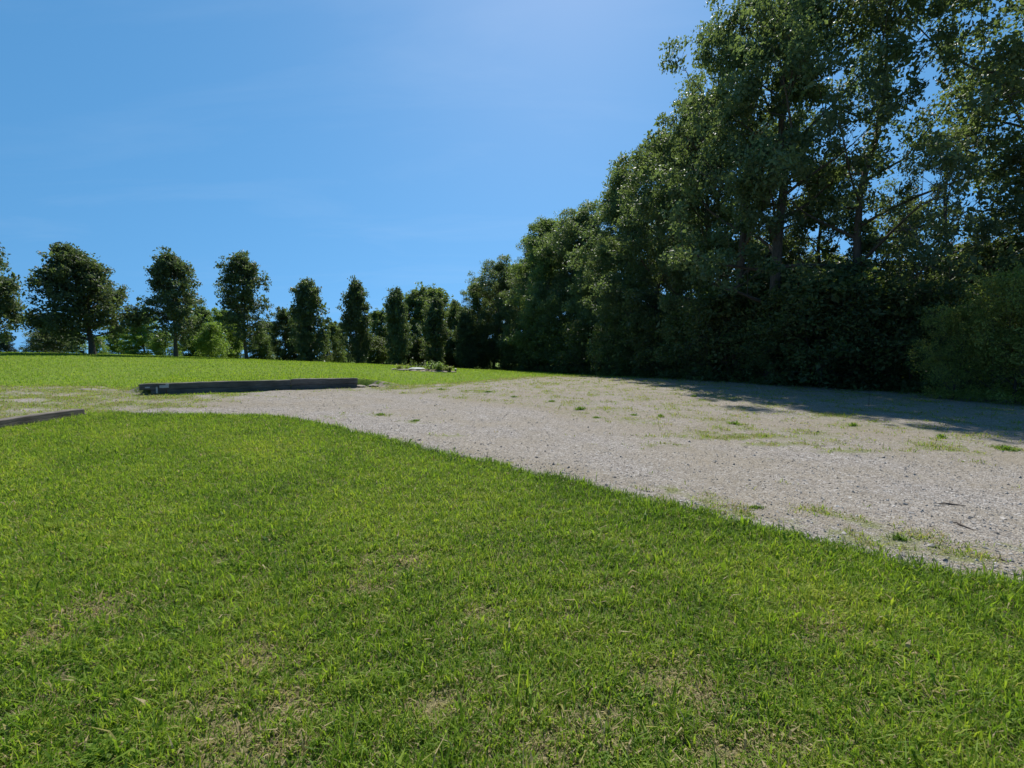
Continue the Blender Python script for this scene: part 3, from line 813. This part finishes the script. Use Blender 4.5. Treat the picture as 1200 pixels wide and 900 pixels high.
def tie(s0, s1, z, w, h, label, seed, m='tie', off=0.0, name='landscape_timber'):
    c = WALL_A + WALL_D * (s0 + s1) / 2 + WALL_N * off
    zb = .5 * (hh(*(WALL_A + WALL_D * s0 - WALL_N * .35)) + hh(*(WALL_A + WALL_D * s1 - WALL_N * .35)))
    o = link(name, tie_mesh(s1 - s0, w, h, M[m], seed))
    za = hh(*(WALL_A + WALL_D * s0 - WALL_N * .35)); z1 = hh(*(WALL_A + WALL_D * s1 - WALL_N * .35))
    o.location = (c[0], c[1], zb + z)
    o.rotation_euler = (0, -math.atan2(z1 - za, s1 - s0), WANG)
    return tag(o, label, 'timber', 'timbers of the low retaining wall')
J = WALL_L * .655
tie(.28, J - .02, -.04, .2, .205, 'dark lower timber of the long retaining wall, resting on the gravel', 1, off=-.01)
t_up = tie(.0, J - .005, .168, .2, .185, 'long dark upper timber of the retaining wall with pale metal plates at its end', 2)
tie(J + .015, WALL_L - .02, -.04, .2, .215, 'short lower timber at the right end of the retaining wall', 3, off=-.02)
tie(J + .005, WALL_L, .178, .205, .195, 'short upper timber with a pale sunlit top at the right end of the wall', 4, off=-.035, m='tie_grey')
def box_mesh(sx, sy, sz, m, bev=.004):
    import bmesh
    bm = bmesh.new(); bmesh.ops.create_cube(bm, size=1)
    bmesh.ops.scale(bm, vec=(sx, sy, sz), verts=bm.verts)
    bmesh.ops.bevel(bm, geom=bm.edges[:], offset=bev, segments=2, affect='EDGES')
    me = bpy.data.meshes.new('plate'); bm.to_mesh(me); bm.free(); me.materials.append(m)
    return me
Lu = J - .005
for (sx, dz, w, h) in ((-Lu / 2 + .62, .085, .24, .085), (-Lu / 2 + .70, .15, .09, .05), (-Lu / 2 + .2, .07, .12, .04)):
    p = link('metal_plate', box_mesh(w, .02, h, M['plate']), t_up)
    p.location = (sx, -.112, dz)
p = link('tie_strap', box_mesh(.045, .02, .2, M['plate']), t_up); p.location = (-Lu / 2 + .43, -.115, -.02)
# a steel pin in the ground at the broken end
sp = WALL_A + WALL_D * .68 - WALL_N * .2
T = Tubes(); T.add([(0, 0, -.1), (0, 0, .1), (.004, 0, .155)], [.016, .016, .014], 8); T.add([(.004, 0, .15), (.004, 0, .165)], [.022, .02], 8)
v, f = T.data()
o = link('steel_pin', mesh_np('steel_pin', v, [f], M['rust'])); o.location = (sp[0], sp[1], hh(*sp))
tag(o, 'short rusty steel pin standing below the metal plates of the timber wall', 'pin')
# the timber by the left edge that holds up the track
y0, y1 = 6.4, 10.32
o = link('landscape_timber', tie_mesh(y1 - y0, .19, .2, M['tie_grey'], 8, 26))
o.location = (-9.74, (y0 + y1) / 2, hh(-9.7, 8.5) - .03); o.rotation_euler = (0, 0, math.radians(90.5))
tag(o, 'grey weathered timber lying at the left edge between lawn and track', 'timber')

# flat stones by the end of the wall
def rock_mesh(s, seed, m, flat=.5):
    import bmesh
    R = np.random.default_rng(seed)
    bm = bmesh.new(); bmesh.ops.create_icosphere(bm, subdivisions=2, radius=1)
    d = [R.normal(0, 1, 3) for _ in range(7)]; d = [unit(q) for q in d]; c = R.uniform(.62, .95, 7)
    for vv in bm.verts:
        p = np.array(vv.co)
        for q, k_ in zip(d, c):
            ex = p @ q - k_
            if ex > 0: p = p - q * ex
        p = p * (1 + R.normal(0, .02))
        vv.co = (p[0] * s[0], p[1] * s[1], p[2] * s[2] + s[2] * flat)
    me = bpy.data.meshes.new('rock'); bm.to_mesh(me); bm.free(); me.materials.append(m)
    return me
def rock(px, py, s, label, seed, m='rock', group=None, name='stone', cat='stone', rz=0):
    x, y = at(px, py)
    o = link(name, rock_mesh(s, seed, M[m])); o.location = (x, y, hh(x, y) - s[2] * .25); o.rotation_euler = (0, 0, rz)
    return tag(o, label, cat, group)
rock(421, 453.5, (.26, .2, .07), 'flat dark stone lying at the right end of the timber wall', 31, 'rock')
rock(436, 452.0, (.26, .14, .05), 'flat stone in the grass a step right of the timber wall', 32, 'rock')
rock(103, 457, (.26, .2, .05), 'flat pale stone sunk in the patchy grass of the left track', 33, 'rock')

# ------------------------------------------------------------------ flower bed
bx, by = at(497, 435.0)
BZ = hh(bx, by)
def mound(rx, ry, h, m):
    V = [(0, 0, h)]; F_ = []
    n, rr = 28, 5
    for k in range(1, rr + 1):
        for a in range(n):
            t = a / n * 6.283; q = k / rr
            wob = 1 + .08 * math.sin(3 * t + 1) + .05 * math.sin(7 * t)
            V.append((rx * q * wob * math.cos(t), ry * q * wob * math.sin(t), h * (1 - q ** 2.2) - .03 * (k == rr) + random.uniform(-.015, .015)))
    for a in range(n): F_.append((0, 1 + a, 1 + (a + 1) % n, 1 + a))
    tris = np.array([(0, 1 + a, 1 + (a + 1) % n) for a in range(n)])
    quads = np.array([(1 + k * n + a, 1 + (k + 1) * n + a, 1 + (k + 1) * n + (a + 1) % n, 1 + k * n + (a + 1) % n) for k in range(rr - 1) for a in range(n)])
    return mesh_np('mound', np.array(V), [tris, quads], m, smooth=True)
o = link('flower_bed', mound(1.75, .9, .16, M['mulch'])); o.location = (bx, by, BZ)
tag(o, 'low mounded flower bed of dry soil in the grass beyond the gravel', 'flower bed')
BS = 'stones edging the flower bed'
def bedstone(dx, dy, s, label, seed, m='rock', name='stone'):
    o = link(name, rock_mesh(s, seed, M[m])); x, y = bx + dx, by + dy
    o.location = (x, y, hh(x, y) - s[2] * .2); o.rotation_euler = (0, 0, seed * .7)
    tag(o, label, 'stone', BS if name == 'stone' else None)
bedstone(-1.15, -.75, (.42, .22, .10), 'widest tan edging stone at the front left of the flower bed', 41)
bedstone(-.5, -.92, (.34, .18, .08), 'tan edging stone at the front of the flower bed below the pale slab', 42)
bedstone(.15, -.95, (.26, .16, .07), 'edging stone at the front middle of the flower bed', 43)
bedstone(.75, -.85, (.30, .18, .07), 'edging stone under the tallest greens of the flower bed', 44)
bedstone(1.35, -.6, (.26, .18, .07), 'edging stone at the front right of the flower bed', 45)
bedstone(-1.8, -.3, (.28, .2, .09), 'edging stone at the left tip of the flower bed', 46)
bedstone(1.9, -.2, (.26, .2, .08), 'edging stone at the right tip of the flower bed', 47)
o = link('stone_slab', rock_mesh((.6, .3, .05), 51, M['slab'])); o.location = (bx - .45, by - .35, BZ + .17); o.rotation_euler = (.12, .02, .05)
tag(o, 'pale greenish slab lying across the middle of the flower bed', 'slab')
def plant_mesh(seed, n, h, spread, leaf, m, stem=True, head=0):
    R = np.random.default_rng(seed); T = Tubes(); P, D, Sz = [], [], []
    for k in range(n):
        a = R.uniform(0, 6.28); r = spread * math.sqrt(R.uniform(0, 1)) * .5
        b = np.array([r * math.cos(a), r * math.sin(a), -.02]); hh_ = h * R.uniform(.6, 1.1)
        e = b + np.array([math.cos(a) * spread * .4 * R.uniform(0, 1), math.sin(a) * spread * .4 * R.uniform(0, 1), hh_])
        T.add([b, (b + e) / 2 + R.normal(0, .02, 3), e], [.012, .010, .005], 4)
        for q in range(9):
            t = R.uniform(.15, 1); P.append(b + (e - b) * t); D.append(unit(np.array([R.normal(), R.normal(), R.uniform(-.1, .9)]))); Sz.append(leaf * R.uniform(.6, 1.3))
    P, D, Sz = np.array(P), np.array(D), np.array(Sz)[:, None]
    S = np.cross(D, np.array([0, 0, 1.0])); S /= np.linalg.norm(S, axis=1)[:, None] + 1e-9
    V = np.stack([P, P + D * Sz * .5 + S * Sz * .2, P + D * Sz - np.array([0, 0, .15]) * Sz, P + D * Sz * .5 - S * Sz * .2], 1).reshape(-1, 3)
    V[:, 2] = np.maximum(V[:, 2], 0.0)
    Fq = np.arange(len(P) * 4).reshape(-1, 4)
    tv, tf = T.data()
    return mesh_np('leaves', V, [Fq], m, {'tint': np.repeat(R.uniform(0, 1, len(P)), 4)}), mesh_np('stems', tv, [tf], M['stem'])
BP = 'plants growing in the flower bed'
def bedplant(dx, dy, seed, n, h, sp, leaf, m, label, flower=False):
    l, s = plant_mesh(seed, n, h, sp, leaf, M[m])
    x, y = bx + dx, by + dy
    e = empty('garden_plant', (x, y, BZ + .05)); tag(e, label, 'plant', BP)
    link('leaves', l, e); link('stems', s, e)
    if flower:
        f = link('flower', rock_mesh((.05, .05, .045), seed, M['petal']), e); f.location = (0, 0, h * .98)
bedplant(-1.25, -.1, 61, 26, .42, .7, .16, 'olive', 'yellow-green clump at the left end of the flower bed')
bedplant(-.75, .15, 62, 7, .78, .25, .12, 'bright', 'tall thin stalk with a pale bloom left of centre in the flower bed', True)
bedplant(-.3, .3, 63, 14, .5, .5, .15, 'wood', 'dull green plant behind the pale slab')
bedplant(.25, .2, 64, 12, .72, .4, .14, 'wood', 'upright plant with wispy tips in the middle of the flower bed')
bedplant(.65, -.1, 65, 34, .52, .8, .18, 'bright', 'largest leafy green clump right of the pale slab')
bedplant(1.15, .05, 66, 26, .40, .7, .16, 'bright', 'lower leafy green clump right of the largest one')
bedplant(1.55, -.1, 67, 22, .26, .4, .15, 'olive', 'low yellowish plant at the right end of the flower bed')
px_, py_ = bx + 2.0, by + .05
e = empty('garden_light', (px_, py_, hh(px_, py_))); tag(e, 'small dark stake with a pinkish cap right of the flower bed', 'garden light')
T = Tubes(); T.add([(0, 0, -.05), (0, 0, .2)], [.05, .045], 10); v, f = T.data(); link('stake', mesh_np('stake', v, [f], M['rust']), e)
c = link('cap', rock_mesh((.09, .09, .07), 71, M['petal']), e); c.location = (0, 0, .17)

# ------------------------------------------------------------------ weeds and twigs on the gravel
def weed_mesh(seed, n, L, w, lean):
    R = np.random.default_rng(seed)
    a = R.uniform(0, 6.28, n); r = np.minimum(np.abs(R.normal(0, .045, n)), .08) * (1 + .5 * np.sin(a * 2 + seed))
    return blades('weed', r * np.cos(a), r * np.sin(a), np.full(n, -.004), R.uniform(.5, 1.2, n) * L, np.full(n, w), np.clip(R.normal(.12, .16, n), 0, .8), M['grass'], lean)
WM = [weed_mesh(81, 130, .10, .010, .7), weed_mesh(82, 90, .13, .012, .55), weed_mesh(83, 170, .07, .012, .95)]
WEEDS = [
    (862, 498, 1.5, 0, 'darkest bushy weed clump standing alone in the middle of the gravel'),
    (680, 481, 1.5, 1, 'two-tufted weed on the gravel in front of the far corner'),
    (647, 471, 1.3, 0, 'small weed on the gravel beyond the two-tufted one'),
    (743, 487, 1.2, 2, 'flat weed on the gravel left of the dark bushy clump'),
    (699, 490, 1.2, 2, 'pale flat weed below the two-tufted one'),
    (775, 489, 1.1, 1, 'thin upright weed between the flat weed and the dark bushy clump'),
    (813, 466, 1.3, 1, 'weed close to the edge of the grove shade'),
    (1179, 527, 2.0, 2, 'bright green weed patch near the right edge of the gravel'),
    (1104, 514, 1.2, 1, 'small dark weed left of the bright green weed patch'),
    (1000, 500, 1.1, 1, 'thin weed just below the green strip near the shade'),
    (602, 466, 1.3, 0, 'weed on the gravel nearest to the grass strip'),
    (517, 457, 1.5, 0, 'weed at the far gravel edge below the flower bed'),
    (572, 460, 1.9, 2, 'broad weed patch at the far gravel edge right of the flower bed'),
    (487, 494, 1.4, 2, 'weed between the lawn edge and the end of the timber wall'),
    (446, 487, 1.5, 2, 'wide low weed near the lawn edge below the short timber'),
    (886, 598, .75, 2, 'dry tuft among coarse stones nearest the lawn edge'),
    (1052, 632, .8, 0, 'tuft in the brown strip of stones beside the lawn at right'),
]
for (px, py, s, k_, lab) in WEEDS:
    x, y = at(px, py)
    o = link('weed', WM[k_]); o.location = (x, y, gz(np.array([x]), np.array([y]))[0] + .012)
    k2 = random.uniform(.8, 1.15); o.scale = (s * .95 * k2, s * .95 / k2, s * .5); o.rotation_euler = (0, 0, random.uniform(0, 6.28))
    tag(o, lab, 'weed', 'weeds on the gravel')
TW = [((1100, 593), (1132, 595), 'longer brown twig lying level on the gravel at right'),
      ((1117, 616), (1141, 625), 'dark curved twig lying aslant on the gravel at right'),
      ((1172, 659), (1180, 663), 'short dark twig by the lawn edge at the far right')]
for (a, b, lab) in TW:
    A, B = np.array(at(*a)), np.array(at(*b)); m_ = (A + B) / 2 + np.array([.0, .03])
    z = lambda p: gz(np.array([p[0]]), np.array([p[1]]))[0] + .02
    T = Tubes(); T.add([(*A, z(A)), (*((A + m_) / 2 + .008), z(m_) + .006), (*m_, z(m_)), (*B, z(B))], [.004, .007, .008, .003], 6)
    T.add([(*m_, z(m_)), (*(m_ + np.array([.05, .05])), z(m_) + .02)], [.004, .002], 5)
    v, f = T.data(); c0 = v.mean(0)
    o = link('twig', mesh_np('twig', v - c0, [f], M['twig'])); o.location = c0
    tag(o, lab, 'twig', 'twigs on the gravel')

# ------------------------------------------------------------------ light, sky, camera
SUN_EL, SUN_AZ = math.radians(54), math.radians(7)      # azimuth from +Y towards +X
d = Vector((math.sin(SUN_AZ) * math.cos(SUN_EL), math.cos(SUN_AZ) * math.cos(SUN_EL), math.sin(SUN_EL)))
sl = bpy.data.lights.new('sun', 'SUN'); sl.energy = 4.6; sl.angle = math.radians(.53); sl.color = (1, .955, .88)
so = bpy.data.objects.new('sun', sl); COL.objects.link(so)
so.rotation_euler = (-d).to_track_quat('-Z', 'Y').to_euler()

w = bpy.data.worlds.new('World'); SC.world = w; w.use_nodes = True
w.node_tree.nodes.clear(); N = NT(w.node_tree)
sky = N.n('ShaderNodeTexSky', sky_type='NISHITA', sun_disc=False, sun_elevation=SUN_EL, sun_rotation=SUN_AZ, altitude=100, air_density=1.0, dust_density=.16, ozone_density=1.6)
g = N.n('ShaderNodeTexCoord').outputs['Generated']
sx = N.n('ShaderNodeSeparateXYZ', {0: g}).outputs
zz = N.math('ADD', N.math('MULTIPLY', sx[2], .75), .34)          # clear dry air: no pale band along the horizon
lift = N.n('ShaderNodeCombineXYZ', {0: sx[0], 1: sx[1], 2: N.math('MAXIMUM', zz, sx[2])}).outputs[0]
SC.world.node_tree.links.new(N.n('ShaderNodeVectorMath', {0: lift}, operation='NORMALIZE').outputs[0], sky.inputs[0])
den = N.math('ADD', sx[2], .12)
uv = N.n('ShaderNodeCombineXYZ', {0: N.math('DIVIDE', sx[0], den), 1: N.math('DIVIDE', sx[1], den), 2: 0.0}).outputs[0]
mp = N.n('ShaderNodeMapping', {'Vector': uv, 'Rotation': (0, 0, .9), 'Scale': (.55, 1.6, 1)}).outputs[0]
ci = N.n('ShaderNodeTexNoise', {'Vector': mp, 'Scale': 1.3, 'Detail': 8, 'Roughness': .6, 'Distortion': .6}).outputs[0]
cf = N.n('ShaderNodeMapRange', {'Value': ci, 'From Min': .5, 'From Max': .9, 'To Max': .07}).outputs[0]
skyc = N.n('ShaderNodeHueSaturation', {'Hue': .4885, 'Saturation': 1.28, 'Value': 1.0, 'Fac': 1.0, 'Color': sky.outputs[0]}).outputs[0]
col = N.mix(cf, skyc, (6.5, 7.0, 7.6))
bg = N.n('ShaderNodeBackground', {'Color': col, 'Strength': .1})
N.n('ShaderNodeOutputWorld', {'Surface': bg.outputs[0]})

cam = bpy.data.cameras.new('camera'); cam.sensor_width = 36; cam.sensor_fit = 'HORIZONTAL'; cam.lens = 36 * F / 1200
cam.clip_end = 6000; cam.clip_start = .05
co = bpy.data.objects.new('camera', cam); COL.objects.link(co)
co.location = (0, 0, EYE); co.rotation_euler = (math.pi / 2 - PITCH, 0, 0)
SC.camera = co

vs = SC.view_settings
SC.display_settings.display_device = 'sRGB'
vs.view_transform = 'Standard'; vs.look = 'None'; vs.exposure = 0.6; vs.gamma = 1.0; vs.use_curve_mapping = False
SC.cycles.max_bounces = 9; SC.cycles.diffuse_bounces = 6; SC.cycles.glossy_bounces = 2; SC.cycles.transmission_bounces = 4
SC.cycles.caustics_reflective = False; SC.cycles.caustics_refractive = False
